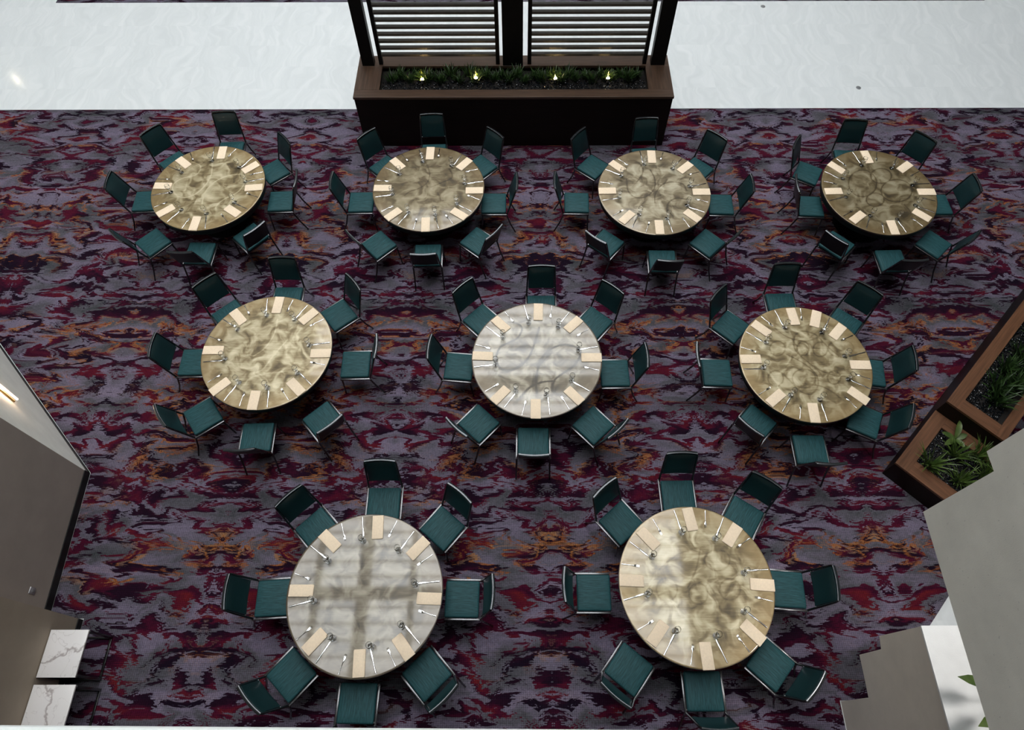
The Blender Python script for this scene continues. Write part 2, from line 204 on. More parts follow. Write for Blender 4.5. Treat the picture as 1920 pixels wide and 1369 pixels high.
def plaster_mat(name, col, speck=0., grad=None):
    m, nt, b = new_mat(name); g = N(nt)
    P = g.co(); n = g.noise(P, 3., 4., .6); f = g.noise(P, 130., 2.)
    c = g.ramp(n, [(.3, tuple(v*.93 for v in col)), (.7, tuple(v*1.05 for v in col))])
    if speck:
        s = g.noise(P, 46., 2., .5)
        c = g.mix(g.math('MULTIPLY', g.step(s, .72, .76), speck), c, (.10, .10, .10, 1))
    g.put(b.inputs['Base Color'], c); b.inputs['Roughness'].default_value = .75
    g.put(b.inputs['Normal'], g.bump(f, .25, .003))
    return m

def emit_mat(name, col, power):
    m, nt, b = new_mat(name)
    b.inputs['Base Color'].default_value = C4(col)
    b.inputs['Emission Color'].default_value = C4(col); b.inputs['Emission Strength'].default_value = power
    return m

def glass_mat():
    m, nt, b = new_mat('clear_glass')
    b.inputs['Base Color'].default_value = (.97, .98, .98, 1); b.inputs['Roughness'].default_value = 0.
    b.inputs['Transmission Weight'].default_value = 1.; b.inputs['IOR'].default_value = 1.45
    return m

def leaf_mat(name, a, c):
    m, nt, b = new_mat(name); g = N(nt)
    n = g.noise(g.co(), 9., 3.)
    g.put(b.inputs['Base Color'], g.ramp(n, [(.3, a), (.7, c)]))
    b.inputs['Roughness'].default_value = .4
    return m

def sky_mat():
    """overcast sky seen through the glazing, brightest overhead"""
    m, nt, b = new_mat('overcast_sky_glazing'); g = N(nt)
    x, y, z = g.sep(g.co())
    d2 = g.math('ADD', g.math('POWER', g.math('DIVIDE', g.math('ADD', x, 1.6), 5.), 2.), g.math('POWER', g.math('DIVIDE', g.math('SUBTRACT', y, 15.5), 7.5), 2.))
    f = g.math('ADD', 6.1, g.math('MULTIPLY', g.math('EXPONENT', g.math('MULTIPLY', d2, -1.)), 3.4))
    b.inputs['Base Color'].default_value = (.93, .97, 1, 1); b.inputs['Emission Color'].default_value = (.93, .97, 1, 1)
    g.put(b.inputs['Emission Strength'], f)
    return m

M = dict(
    carpet=carpet_mat(), floor=marble_floor_mat(), top=tabletop_mat(),
    walnut=wood_mat('walnut_rim', (.036, .018, .010), (.090, .050, .030), .42),
    walnut_y=wood_mat('walnut_rim_lengthwise', (.036, .018, .010), (.090, .050, .030), .42, 1),
    oak=wood_mat('warm_walnut_rim', (.075, .030, .013), (.165, .072, .034), .45, 1),
    espresso=wood_mat('dark_espresso_panel', (.0045, .0026, .0020), (.011, .0060, .0044), .5, 0, .0, .18),
    black_metal=plain('gloss_black_metal', (.010, .010, .011), .22, .0, .5, .2),
    rail_metal=plain('satin_dark_steel', (.12, .12, .125), .25, .9, 0., .1),
    cap=plain('gloss_dark_rail_cap', (.045, .05, .056), .2, .6, .6, .1),
    post=plain('black_post_finish', (.005, .0045, .0045), .45, 0., 0., .2, spec=.15),
    slat=plain('grey_brown_slat', (.060, .054, .048), .40, 0., .1, .2),
    teal_seat=fabric_mat('teal_seat_fabric', (.0115, .055, .062), 1),
    teal_back=plain('teal_back_vinyl', (.006, .025, .028), .36, 0., .15, .15, 60., .05),
    shell=plain('black_back_shell', (.006, .007, .008), .45, 0., 0., .2, spec=.25),
    edge=plain('dark_bronze_edge', (.055, .038, .030), .3, .6, .2, .15),
    base=plain('black_table_base', (.005, .005, .005), .5, 0., 0., .2, spec=.2),
    steel=plain('polished_steel', (.82, .82, .82), .16, 1., 0., .05),
    napkin=plain('peach_cotton', (.90, .73, .54), .9, 0., 0., .05, 60., .15),
    glass=glass_mat(),
    marble_a=veined_marble_mat('veined_white_marble', radians(112)),
    marble_b=veined_marble_mat('veined_white_marble_cross', radians(14)),
    wall_pale=plaster_mat('pale_plaster', (.86, .86, .80)),
    wall_taupe=plaster_mat('taupe_wallcovering', (.36, .305, .27)),
    wall_brown=plaster_mat('brown_wallcovering', (.38, .31, .24)),
    cream=plaster_mat('speckled_cream_stucco', (.84, .82, .74), .3),
    stone=plaster_mat('warm_grey_plaster', (.76, .69, .61)),
    white=plaster_mat('white_plaster', (.86, .87, .87)),
    ledge=plaster_mat('white_stone_ledge', (.74, .78, .77), .25),
    skirting=plain('black_skirting', (.008, .008, .008), .5, 0., 0., .1),
    plate=plain('silver_cover_plate', (.55, .55, .56), .35, .7, 0., .05),
    leaf=leaf_mat('dark_grass_leaf', (.010, .026, .007), (.040, .085, .018)),
    leaf_bright=leaf_mat('fresh_and_lamplit_leaf', (.030, .065, .012), (.110, .170, .035)),
    leaf_pale=leaf_mat('pale_edged_leaf', (.03, .065, .012), (.11, .15, .04)),
    pebble=plain('black_pebble', (.005, .006, .008), .06, 0., .0, .4, 40., spec=.6),
    soil=plain('dark_soil', (.008, .006, .005), .95, 0., 0., .3),
    ceiling=plaster_mat('tan_ceiling', (.52, .45, .34)),
    beam=plaster_mat('skylight_beam', (.26, .22, .16)),
    sky=sky_mat(),
    lamp=emit_mat('warm_lamp_lens', (1.0, .72, .36), 60.),
    tube=emit_mat('warm_tube', (1.0, .70, .45), 10.),
    brass=plain('brass_fitting', (.40, .28, .12), .3, 1., 0., .1),
)

# ------------------------------------------------------------------ mesh helpers
def box(bm, lo, hi, bev=0., mat=None, seg=2):
    r = bmesh.ops.create_cube(bm, size=1.)
    vs = r['verts']
    for v in vs:
        v.co = Vector([(lo[i]+hi[i])/2 + v.co[i]*(hi[i]-lo[i]) for i in range(3)])
    if bev:
        es = list({e for v in vs for e in v.link_edges})
        vs = bmesh.ops.bevel(bm, geom=es, offset=bev, segments=seg, affect='EDGES', profile=.5)['verts']
    if mat: bmesh.ops.transform(bm, matrix=mat, verts=vs)
    return vs

def tube(bm, pts, rad, n=8, caps=True, flat=1.0):
    """swept round tube; rad a number or a list"""
    pts = [Vector(p) for p in pts]; rings = []
    up = None
    for i, p in enumerate(pts):
        d = (pts[min(i+1, len(pts)-1)] - pts[max(i-1, 0)]).normalized()
        if up is None:
            a = Vector((0, 0, 1)) if abs(d.z) < .9 else Vector((1, 0, 0))
            up = (a - d*a.dot(d)).normalized()
        else: up = (up - d*up.dot(d)).normalized()
        s = d.cross(up); r = rad[i] if isinstance(rad, (list, tuple)) else rad
        rings.append([bm.verts.new(p + (s*cos(2*pi*k/n) + up*sin(2*pi*k/n)*flat)*r) for k in range(n)])
    for a, c in zip(rings, rings[1:]):
        for k in range(n): bm.faces.new((a[k], a[(k+1) % n], c[(k+1) % n], c[k]))
    if caps: bm.faces.new(rings[0][::-1]); bm.faces.new(rings[-1])

def lathe(bm, prof, n=24, cx=0., cy=0.):
    rings = []
    for r, z in prof:
        if r < 1e-6: rings.append([bm.verts.new((cx, cy, z))])
        else: rings.append([bm.verts.new((cx+r*cos(2*pi*k/n), cy+r*sin(2*pi*k/n), z)) for k in range(n)])
    for a, c in zip(rings, rings[1:]):
        for k in range(n):
            q = []
            for v in (a[k % len(a)], a[(k+1) % n % len(a)], c[(k+1) % n % len(c)], c[k % len(c)]):
                if v not in q: q.append(v)
            if len(q) > 2: bm.faces.new(q)

def prism(bm, poly, z0, z1):
    a = [bm.verts.new((x, y, z0)) for x, y in poly]; c = [bm.verts.new((x, y, z1)) for x, y in poly]
    n = len(poly)
    bm.faces.new(a[::-1]); bm.faces.new(c)
    for k in range(n): bm.faces.new((a[k], a[(k+1) % n], c[(k+1) % n], c[k]))

def mesh(name, bm, mat, smooth=True):
    me = bpy.data.meshes.new(name)
    bmesh.ops.recalc_face_normals(bm, faces=bm.faces)
    bm.to_mesh(me); bm.free()
    me.materials.append(mat)
    if smooth:
        for p in me.polygons: p.use_smooth = True
        try: me.set_sharp_from_angle(angle=radians(38))
        except Exception: pass
    return me

def obj(name, bm, mat, parent=None, smooth=True):
    me = bm if isinstance(bm, bpy.types.Mesh) else mesh(name, bm, mat, smooth)
    o = bpy.data.objects.new(name, me); COL.objects.link(o)
    if parent: o.parent = parent
    return o

def tag(o, label, cat, group=None, kind=None):
    o['label'] = label; o['category'] = cat
    if group: o['group'] = group
    if kind: o['kind'] = kind
    return o

def thing(name, loc=(0, 0, 0), rz=0.):
    o = bpy.data.objects.new(name, None); COL.objects.link(o)
    o.location = loc; o.rotation_euler = (0, 0, rz); o.empty_display_size = .1
    return o

def struct(name, bm, mat, smooth=False):
    o = obj(name, bm, mat, None, smooth); o['kind'] = 'structure'; return o

def dup(root, loc, rz):
    r = root.copy(); COL.objects.link(r); r.location = loc; r.rotation_euler = (0, 0, rz)
    for ch in list(root.children):
        c = ch.copy(); COL.objects.link(c); c.parent = r
        for gch in list(ch.children):
            d = gch.copy(); COL.objects.link(d); d.parent = c
    return r

def B(): return bmesh.new()

# ------------------------------------------------------------------ setting
bm = B(); box(bm, (-22, -14, -.3), (22, 34, 0.)); struct('floor', bm, M['floor'])
bm = B(); prism(bm, [(-12.1, 9.66), (12, 9.64), (12, 2.6), (6.165, 2.6), (4.70, 1.135), (3.955, .392), (3.495, .392), (3.495, -4), (-5.03, -4), (-5.03, 1.245), (-5.43, 1.245), (-5.50, 2.983)], .0005, .008)
o = obj('carpet', bm, M['carpet'], None, False)
tag(o, 'large purple and burgundy patterned carpet with orange flecks under all tables', 'carpet')
bm = B(); box(bm, (-9.27, 12.735, .0005), (9.37, 18., .008)); o = obj('carpet', bm, M['carpet'], None, False)
tag(o, 'second patterned carpet beyond the white floor, behind the slatted screen', 'carpet')

WH = 4.4
def wall(name, p, q, depth, mat, z0=0., h=WH):
    """a wall whose visible face runs p -> q, body on the left of that direction"""
    p, q = Vector(p), Vector(q); d = (q-p).normalized(); n = Vector((-d.y, d.x))*depth
    bm = B(); prism(bm, [p[:], q[:], (q+n)[:], (p+n)[:]], z0, h)
    return struct(name, bm, mat)
cA, cB = (-5.516, 2.976), (-7.387, 4.862)
def along(a, b, t): return (a[0]+(b[0]-a[0])*t, a[1]+(b[1]-a[1])*t)
far = along(cA, cB, 4.)
wall('wall_left_far', far, cA, -.45, M['wall_pale'])
wall('wall_left_middle', cA, (-5.445, 1.255), -.40, M['wall_taupe'])
wall('wall_left_near', (-5.045, 1.23), (-5.045, -4.), -.55, M['wall_brown'])
bm = B(); box(bm, (-5.62, 1.222, 0), (-5.047, 1.232, WH)); struct('wall_left_return', bm, M['wall_brown'])
def skirt(name, p, q, h, t=.012):
    p, q = Vector(p), Vector(q); d = (q-p).normalized(); n = Vector((-d.y, d.x))*t
    bm = B(); prism(bm, [p[:], q[:], (q+n)[:], (p+n)[:]], .008, h)
    struct(name, bm, M['skirting'])
skirt('baseboard_left_far', far, cA, .07)
skirt('baseboard_left_middle', cA, (-5.445, 1.255), .13)
skirt('baseboard_left_near', (-5.045, 1.23), (-5.045, -4.), .10)

# stepped low wall at right with a white top, and the cream cladding of the level above
bm = B()
prof = [(-2.5, 0.), (.384, 0.), (.384, .715), (.772, .735), (.772, 1.24), (.885, 1.27), (.865, 2.085), (-2.5, 2.085)]
a = [bm.verts.new((3.505, y, z)) for y, z in prof]; c = [bm.verts.new((4.35, y, z)) for y, z in prof]
bm.faces.new(a); bm.faces.new(c[::-1])
for k in range(len(prof)): bm.faces.new((a[k], a[(k+1) % len(prof)], c[(k+1) % len(prof)], c[k]))
struct('wall_right_low', bm, M['stone'])
bm = B(); box(bm, (3.497, -2.5, 2.085), (4.36, .868, 2.105)); struct('trim_1', bm, M['white'])
bm = B()
prof = [(-1.6, 3.34), (1.512, 3.34), (1.512, 4.275), (1.648, 4.275), (1.648, 6.0), (-1.6, 6.0)]
a = [bm.verts.new((3.1, y, z)) for y, z in prof]; c = [bm.verts.new((3.42, y, z)) for y, z in prof]
bm.faces.new(a); bm.faces.new(c[::-1])
for k in range(len(prof)): bm.faces.new((a[k], a[(k+1) % len(prof)], c[(k+1) % len(prof)], c[k]))
struct('wall_right_upper', bm, M['cream'])

# parapet of the upper gallery right under the camera
bm = B(); R = Matrix.Rotation(radians(-.5), 4, 'Z')
box(bm, (-2.6, -.36, 7.95), (2.6, .0105, 8.0), .004, Matrix.Translation((0, 0, 0)) @ R); struct('trim_2', bm, M['ledge'])
bm = B(); box(bm, (-2.6, -.30, 6.7), (2.6, -.06, 7.95)); struct('wall_gallery_parapet', bm, M['white'])

# roof: solid ceiling round a long skylight, beams and glazing bars under the glass
ZC = 20.
SX0, SX1, SY0, SY1 = -9.4, 6.2, .6, 23.4
bm = B()
for lo, hi in (((-24, -14), (SX0, 36)), ((SX1, -14), (24, 36)), ((SX0, -14), (SX1, SY0)), ((SX0, SY1), (SX1, 36))):
    box(bm, (lo[0], lo[1], ZC), (hi[0], hi[1], ZC+.6))
struct('ceiling', bm, M['ceiling'])
bm = B(); box(bm, (SX0-.2, SY0-.2, ZC+.62), (SX1+.2, SY1+.2, ZC+.66)); struct('window_1', bm, M['sky'])
bm = B()
for yb, wd in ((4.75, .42), (13.4, .45)): box(bm, (SX0, yb-wd/2, ZC-.1), (SX1, yb+wd/2, ZC+.4))
for xb, wd in ((-5.78, .40),): box(bm, (xb-wd/2, SY0, ZC-.1), (xb+wd/2, SY1, ZC+.4))
for k in range(-3, 5):
    xb = -5.78 + 1.78*k
    if SX0 < xb < -2. and k: box(bm, (xb-.09, SY0, ZC+.1), (xb+.09, SY1, ZC+.5))
yb = SY0+.4
while yb < SY1:
    box(bm, (SX0, yb-.03, ZC+.3), (SX1, yb+.03, ZC+.5)); yb += .55
struct('trim_3', bm, M['beam'])

# ------------------------------------------------------------------ wall fittings
d = Vector((cB[0]-cA[0], cB[1]-cA[1], 0)).normalized(); nrm = Vector((-d.y, d.x, 0))*-1
if nrm.x < 0: nrm = -nrm
s = thing('wall_sconce', (-6.03, 3.494, 1.062))
ta = Vector((0, 0, 0)); tb = Vector((-.10, .10, .55))
bm = B(); tube(bm, [nrm*.05, nrm*.05+Vector((-.055, .0555, .26)), nrm*.05+Vector((-.125, .126, .60))], .011, 10); obj('light_tube', bm, M['tube'], s)
bm = B(); tube(bm, [nrm*.012+Vector((.0, .0, .0)), nrm*.012+Vector((-.125, .126, .60))], .014, 8); obj('backplate', bm, M['brass'], s)
tag(s, 'slim warm glowing tube light on the pale angled wall at left', 'wall light')
L = bpy.data.lights.new('sconce_glow', 'POINT'); L.energy = 3.5; L.color = (1., .72, .5); L.shadow_soft_size = .05
lo = bpy.data.objects.new('sconce_glow', L); COL.objects.link(lo); lo.location = Vector((-6.08, 3.55, 1.25)) + nrm*.09; lo.parent = None

bm = B(); box(bm, (-.004, -.036, -.05), (.008, .036, .05), .003)
s = thing('outlet_plate', (-5.452, 1.472, .445), 0.)
obj('cover', bm, M['plate'], s)
bm = B(); box(bm, (.0082, -.018, -.028), (.011, .018, .028), .002); obj('socket_face', bm, plain('grey_socket', (.3, .3, .31), .4), s)
tag(s, 'small square silver outlet plate low on the taupe left wall', 'outlet')

for q, lab in (((4.89, 12.56), 'small round floor cover plate near the far edge of the white floor'), ((6.19, 10.18), 'small round floor cover plate in the middle of the right white floor')):
    bm = B(); lathe(bm, [(0, 0.001), (.045, .001), (.045, .004), (.04, .006), (0, .006)], 20)
    o = obj('floor_plate', bm, plain('dull_cover', (.30, .31, .32), .4, .5)); o.location = (*q, 0.)
    tag(o, lab, 'floor plate', 'floor cover plates')

# ------------------------------------------------------------------ banquet chair
def make_chair():
    t = thing('banquet_chair')
    # seat cushion: crowned, rounded
    bm = B(); box(bm, (-.193, -.190, .405), (.193, .188, .458), .022, None, 3)
    bmesh.ops.subdivide_edges(bm, edges=[e for e in bm.edges if e.calc_length() > .2], cuts=5, use_grid_fill=True)
    for v in bm.verts:
        if v.co.z > .45: v.co.z += .010*(1-(v.co.x/.193)**2)*(1-(v.co.y/.19)**2)
    obj('seat', bm, M['teal_seat'], t)
    # flat side rails and cross rails under the seat
    for s_ in (-1, 1):
        bm = B(); box(bm, (s_*.207-.011, -.215, .398), (s_*.207+.011, .185, .428), .003); obj('side_rail', bm, M['rail_metal'], t)
    for y in (-.175, .165):
        bm = B(); box(bm, (-.198, y-.012, .382), (.198, y+.012, .404), .003); obj('cross_rail', bm, M['black_metal'], t)
    # legs
    for s_ in (-1, 1):
        bm = B(); tube(bm, [(s_*.205, .165, .40), (s_*.208, .180, .2), (s_*.212, .192, .010), (s_*.212, .192, .008)], [.012, .012, .011, .011], 8); obj('leg', bm, M['black_metal'], t)
        bm = B(); tube(bm, [(s_*.205, -.200, .40), (s_*.208, -.255, .2), (s_*.213, -.330, .010), (s_*.213, -.330, .008)], [.012, .012, .011, .011], 8); obj('leg', bm, M['black_metal'], t)
    # back frame: two posts and a bowed top rail
    def yz(z): return -.205 - (z-.42)*.275
    bm = B()
    path = []
    for z in (.395, .50, .62, .76, .88): path.append((-.203+.020*(z-.4)/.5, yz(z), z))
    path += [(-.180, yz(.912), .912), (-.174, yz(.923)-.001, .923), (-.160, yz(.926)-.004, .926)]
    top = [(x, yz(.926)-.004-.016*(1-(x/.155)**2), .926+.003*(1-(x/.155)**2)) for x in (-.10, -.05, 0., .05, .10)]
    path = path + top + [(-x, y, z) for x, y, z in path[::-1]]
    tube(bm, path, .0125, 8); obj('back_frame', bm, M['black_metal'], t)
    # flat glossy cap along the top rail
    bm = B(); prv = None
    for k in range(13):
        x = -.178 + .356*k/12; bw = -.016*(1-(x/.178)**2)
        ring = []
        for (dy, dz) in ((-.017, -.004), (.017, -.004), (.017, .004), (.013, .007), (-.013, .007), (-.017, .004)):
            cz, sz = cos(radians(15)), sin(radians(15))
            ring.append(bm.verts.new((x, yz(.938)-.002+bw + dy*cz - dz*sz, .938 + dy*sz*.9 + dz*cz)))
        if prv:
            for q in range(6): bm.faces.new((prv[q], prv[(q+1) % 6], ring[(q+1) % 6], ring[q]))
        else: bm.faces.new(ring[::-1])
        prv = ring
    bm.faces.new(prv); obj('top_rail', bm, M['cap'], t)
    # padded back: bowed panel with thickness, teal in front
    def panel(z0, z1, hw, off0, off1, bulge):
        bm = B(); nx, nz = 12, 8; F = []; K = []
        for j in range(nz+1):
            z = z0+(z1-z0)*j/nz; w = hw - .008*(j/nz)
            fr, kr = [], []
            for i in range(nx+1):
                u = -1+2*i/nx; bow = -.015*(1-u*u)*(.35+.65*j/nz)
                pad = bulge*(1-abs(u)**4)*(1-abs(2*j/nz-1)**4)
                fr.append(bm.verts.new((u*w, yz(z)+bow+off1+pad, z))); kr.append(bm.verts.new((u*w, yz(z)+bow+off0, z)))
            F.append(fr); K.append(kr)
        for j in range(nz):
            for i in range(nx):
                bm.faces.new((F[j][i], F[j][i+1], F[j+1][i+1], F[j+1][i])); bm.faces.new((K[j][i], K[j+1][i], K[j+1][i+1], K[j][i+1]))
        for j in range(nz):
            bm.faces.new((F[j][0], F[j+1][0], K[j+1][0], K[j][0])); bm.faces.new((F[j][nx], K[j][nx], K[j+1][nx], F[j+1][nx]))
        for i in range(nx):
            bm.faces.new((F[0][i], K[0][i], K[0][i+1], F[0][i+1])); bm.faces.new((F[nz][i], F[nz][i+1], K[nz][i+1], K[nz][i]))
        return bm
    obj('backrest', panel(.565, .908, .178, -.004, .008, .014), M['teal_back'], t)
    obj('back_shell', panel(.560, .912, .180, -.014, -.005, 0.), M['shell'], t)
    bm = B(); tube(bm, [(-.196, yz(.56), .56), (0, yz(.56)-.010, .557), (.196, yz(.56), .56)], .009, 8); obj('lower_back_rail', bm, M['black_metal'], t)
    return t

TNAME = {1: 'leftmost table of the back row', 2: 'back-row table second from left', 3: 'back-row table third from left',
         4: 'rightmost table of the back row', 5: 'left table of the middle row', 6: 'centre table of the middle row',
         7: 'right table of the middle row', 8: 'left table of the front row', 9: 'right table of the front row'}
SIDE = {'N': 'far side', 'NE': 'far-right side', 'E': 'right side', 'SE': 'near-right side', 'S': 'near side',
        'SW': 'near-left side', 'W': 'left side', 'NW': 'far-left side', 'N2': 'far side'}
chair0 = make_chair(); first = True
for (i, s_, x, y, a) in CHAIRS:
    rz = a - pi/2
    if first: c = chair0; c.location = (x, y, 0.008); c.rotation_euler = (0, 0, rz); first = False
    else: c = dup(chair0, (x, y, 0.008), rz)
    tag(c, 'teal padded chair at the %s of the %s' % (SIDE[s_], TNAME[i]), 'chair', 'teal chairs around the round tables')

# ------------------------------------------------------------------ round tables
RT = .838
def tabletop(i):
    sg, curves = SCROLLS[i]
    nr, na = 70, 220
    rs = [RT-.006]*1
    ring = np.concatenate([[0.], np.linspace(.02, RT-.008, nr)])
    ang = np.linspace(0, 2*pi, na, endpoint=False)
    V = [(0., 0., 0.)]
    for r in ring[1:]: V += [(r*cos(a), r*sin(a), 0.) for a in ang]
    V += [((RT-.002)*cos(a), (RT-.002)*sin(a), -.003) for a in ang]
    V += [((RT-.002)*cos(a), (RT-.002)*sin(a), -.010) for a in ang]
    nrg = nr+2
    Fc = [(0, 1+k, 1+(k+1) % na) for k in range(na)]
    for j in range(nrg-1):
        b0, b1 = 1+j*na, 1+(j+1)*na
        Fc += [(b0+k, b1+k, b1+(k+1) % na, b0+(k+1) % na) for k in range(na)]
    me = bpy.data.meshes.new('tabletop'); me.from_pydata(V, [], Fc); me.update()
    P = np.array(V)[:, :2]; sc = np.zeros(len(P))
    for c in curves:
        q = np.array(c)
        # smooth the polyline (Catmull-Rom)
        pts = []
        for k in range(len(q)-1):
            p0, p1, p2, p3 = q[max(k-1, 0)], q[k], q[k+1], q[min(k+2, len(q)-1)]
            for u in np.linspace(0, 1, 7)[:-1]:
                pts.append(.5*((2*p1)+(p2-p0)*u+(2*p0-5*p1+4*p2-p3)*u*u+(3*p1-p0-3*p2+p3)*u**3))
        pts = np.array(pts + [q[-1]])
        dmin = np.full(len(P), 9.)
        for p, r_ in zip(pts[:-1], pts[1:]):
            e = r_-p; l = max(e @ e, 1e-9); tt = np.clip(((P-p) @ e)/l, 0, 1)
            dmin = np.minimum(dmin, np.hypot(*(P-p-tt[:, None]*e).T))
        sc = np.maximum(sc, np.exp(-(dmin/.0085)**2) + .12*np.exp(-(dmin/.03)**2))
    rim = np.clip((np.hypot(*P.T)-.56)/.20, 0, 1)
    tone = {2: -.85, 4: -.6, 6: -.92, 8: -.95, 3: -.4, 9: -.2}.get(i, 0.)
    cool = {6: .30, 8: .30, 3: .15, 5: .05}.get(i, 0.)
    for nm, val in (('cool', np.full(len(P), cool)), ('scroll', sc*sg*{6: 1.9, 7: .5, 4: .8, 9: .35, 5: .45, 2: .5}.get(i, .75)), ('rim', rim), ('seed', np.full(len(P), 11.3*i)), ('tone', np.full(len(P), tone))):
        at = me.attributes.new(nm, 'FLOAT', 'POINT'); at.data.foreach_set('value', val.astype(np.float32))
    me.materials.append(M['top'])
    for p in me.polygons: p.use_smooth = True
    return me
TL = {1: 'olive gold', 2: 'dark olive', 3: 'silvery gold', 4: 'dark bronze', 5: 'pale gold', 6: 'silver grey', 7: 'gold', 8: 'silver grey', 9: 'olive gold'}
base_parts = None
for i, (x, y) in enumerate(TABLES, 1):
    t = thing('round_table', (x, y, .008))
    o = obj('tabletop', tabletop(i), None, t); o.location.z = .742
    if base_parts is None:
        bm = B(); lathe(bm, [(RT-.03, .741), (RT-.001, .7395), (RT, .735), (RT, .712), (RT-.004, .708), (RT-.03, .708)], 160); e_ = mesh('edge_band', bm, M['edge'])
        bm = B(); lathe(bm, [(0, .730), (RT-.018, .730), (RT-.022, .615), (RT-.05, .615), (RT-.05, .70), (0, .70)], 96); u_ = mesh('apron', bm, M['base'])
        bm = B(); lathe(bm, [(.0, .02), (.10, .03), (.085, .08), (.075, .3), (.075, .62), (.11, .68), (.30, .699), (0, .6995)], 40); p_ = mesh('pedestal', bm, M['base'])
        bm = B(); lathe(bm, [(0, .0), (.40, .0), (.40, .012), (.34, .022), (.12, .035), (0, .036)], 48); f_ = mesh('base_plate', bm, M['base'])
        base_parts = (('edge_band', e_), ('apron', u_), ('pedestal', p_), ('base_plate', f_))
    for nm, me in base_parts: obj(nm, me, None, t)
    tag(t, 'round %s swirled metal dining table, the %s' % (TL[i], TNAME[i]), 'table', 'round banquet tables')

# ------------------------------------------------------------------ place settings
def napkin_mesh():
    bm = B()
    L_, W_ = .26, .122
    for k, (z0, z1, ins) in enumerate(((0., .0045, 0.), (.0048, .0090, .003), (.0093, .0135, .001))):
        vs = box(bm, (-L_/2+ins, -W_/2+ins, z0), (L_/2-ins*2, W_/2-ins, z1), .0018, None, 2)
    # rolled fold on one long edge and one end
    tube(bm, [(-L_/2+.004, W_/2-.003, .0068), (L_/2-.006, W_/2-.003, .0068)], .0066, 8)
    tube(bm, [(L_/2-.003, -W_/2+.004, .0062), (L_/2-.003, W_/2-.004, .0062)], .0062, 8)
    me = mesh('folded_napkin', bm, M['napkin']); return me
def knife_mesh():
    bm = B()
    secs = [(-.120, .0065, .0035), (-.10, .0078, .0040), (-.03, .0062, .0040), (.0, .0055, .0034), (.012, .0085, .0022), (.05, .0105, .0018), (.095, .0098, .0014), (.113, .0060, .0012), (.120, .0015, .0010)]
    R_ = []
    for x_, w, h in secs:
        R_.append([bm.verts.new((x_, w*cos(a), h+.0004+h*sin(a))) for a in [2*pi*k/10 for k in range(10)]])
    for a, c in zip(R_, R_[1:]):
        for k in range(10): bm.faces.new((a[k], a[(k+1) % 10], c[(k+1) % 10], c[k]))
    bm.faces.new(R_[0][::-1]); bm.faces.new(R_[-1])
    return mesh('table_knife', bm, M['steel'])
def fork_mesh():
    bm = B()
    secs = [(-.098, .0060, .0022, .002), (-.085, .0072, .0022, .002), (-.02, .0034, .0022, .003), (.02, .0030, .0022, .009), (.035, .0060, .0018, .010), (.046, .0115, .0015, .008), (.062, .0122, .0013, .005)]
    R_ = []
    for x_, w, h, z in secs:
        R_.append([bm.verts.new((x_, w*cos(a), z+h*sin(a)+h*.2)) for a in [2*pi*k/8 for k in range(8)]])
    for a, c in zip(R_, R_[1:]):
        for k in range(8): bm.faces.new((a[k], a[(k+1) % 8], c[(k+1) % 8], c[k]))
    bm.faces.new(R_[0][::-1]); bm.faces.new(R_[-1])
    for yy in (-.0098, -.0034, .0034, .0098):
        tube(bm, [(.060, yy, .0052), (.080, yy, .0042), (.096, yy*.96, .0075), (.100, yy*.95, .0088)], [.0019, .0018, .0013, .0008], 6)
    return mesh('dinner_fork', bm, M['steel'])
def glass_mesh():
    bm = B()
    lathe(bm, [(0, 0.0), (.033, 0.), (.034, .002), (.020, .005), (.006, .010), (.0042, .03), (.0042, .062), (.010, .072), (.024, .082), (.033, .098), (.0355, .118), (.034, .140), (.0315, .158),
               (.0305, .1585), (.0300, .157), (.0325, .140), (.0340, .118), (.0315, .099), (.0225, .0845), (.008, .0765), (0, .0755)], 24)
    return mesh('wine_glass', bm, M['glass'])
ME = dict(n=napkin_mesh(), k=knife_mesh(), f=fork_mesh(), g=glass_mesh())
def put(name, me, x, y, z, rz, label, cat, group):
    o = bpy.data.objects.new(name, me); COL.objects.link(o); o.location = (x, y, z); o.rotation_euler = (0, 0, rz)
    return tag(o, label, cat, group)
ZT = .7505
rnd = random.Random(3)
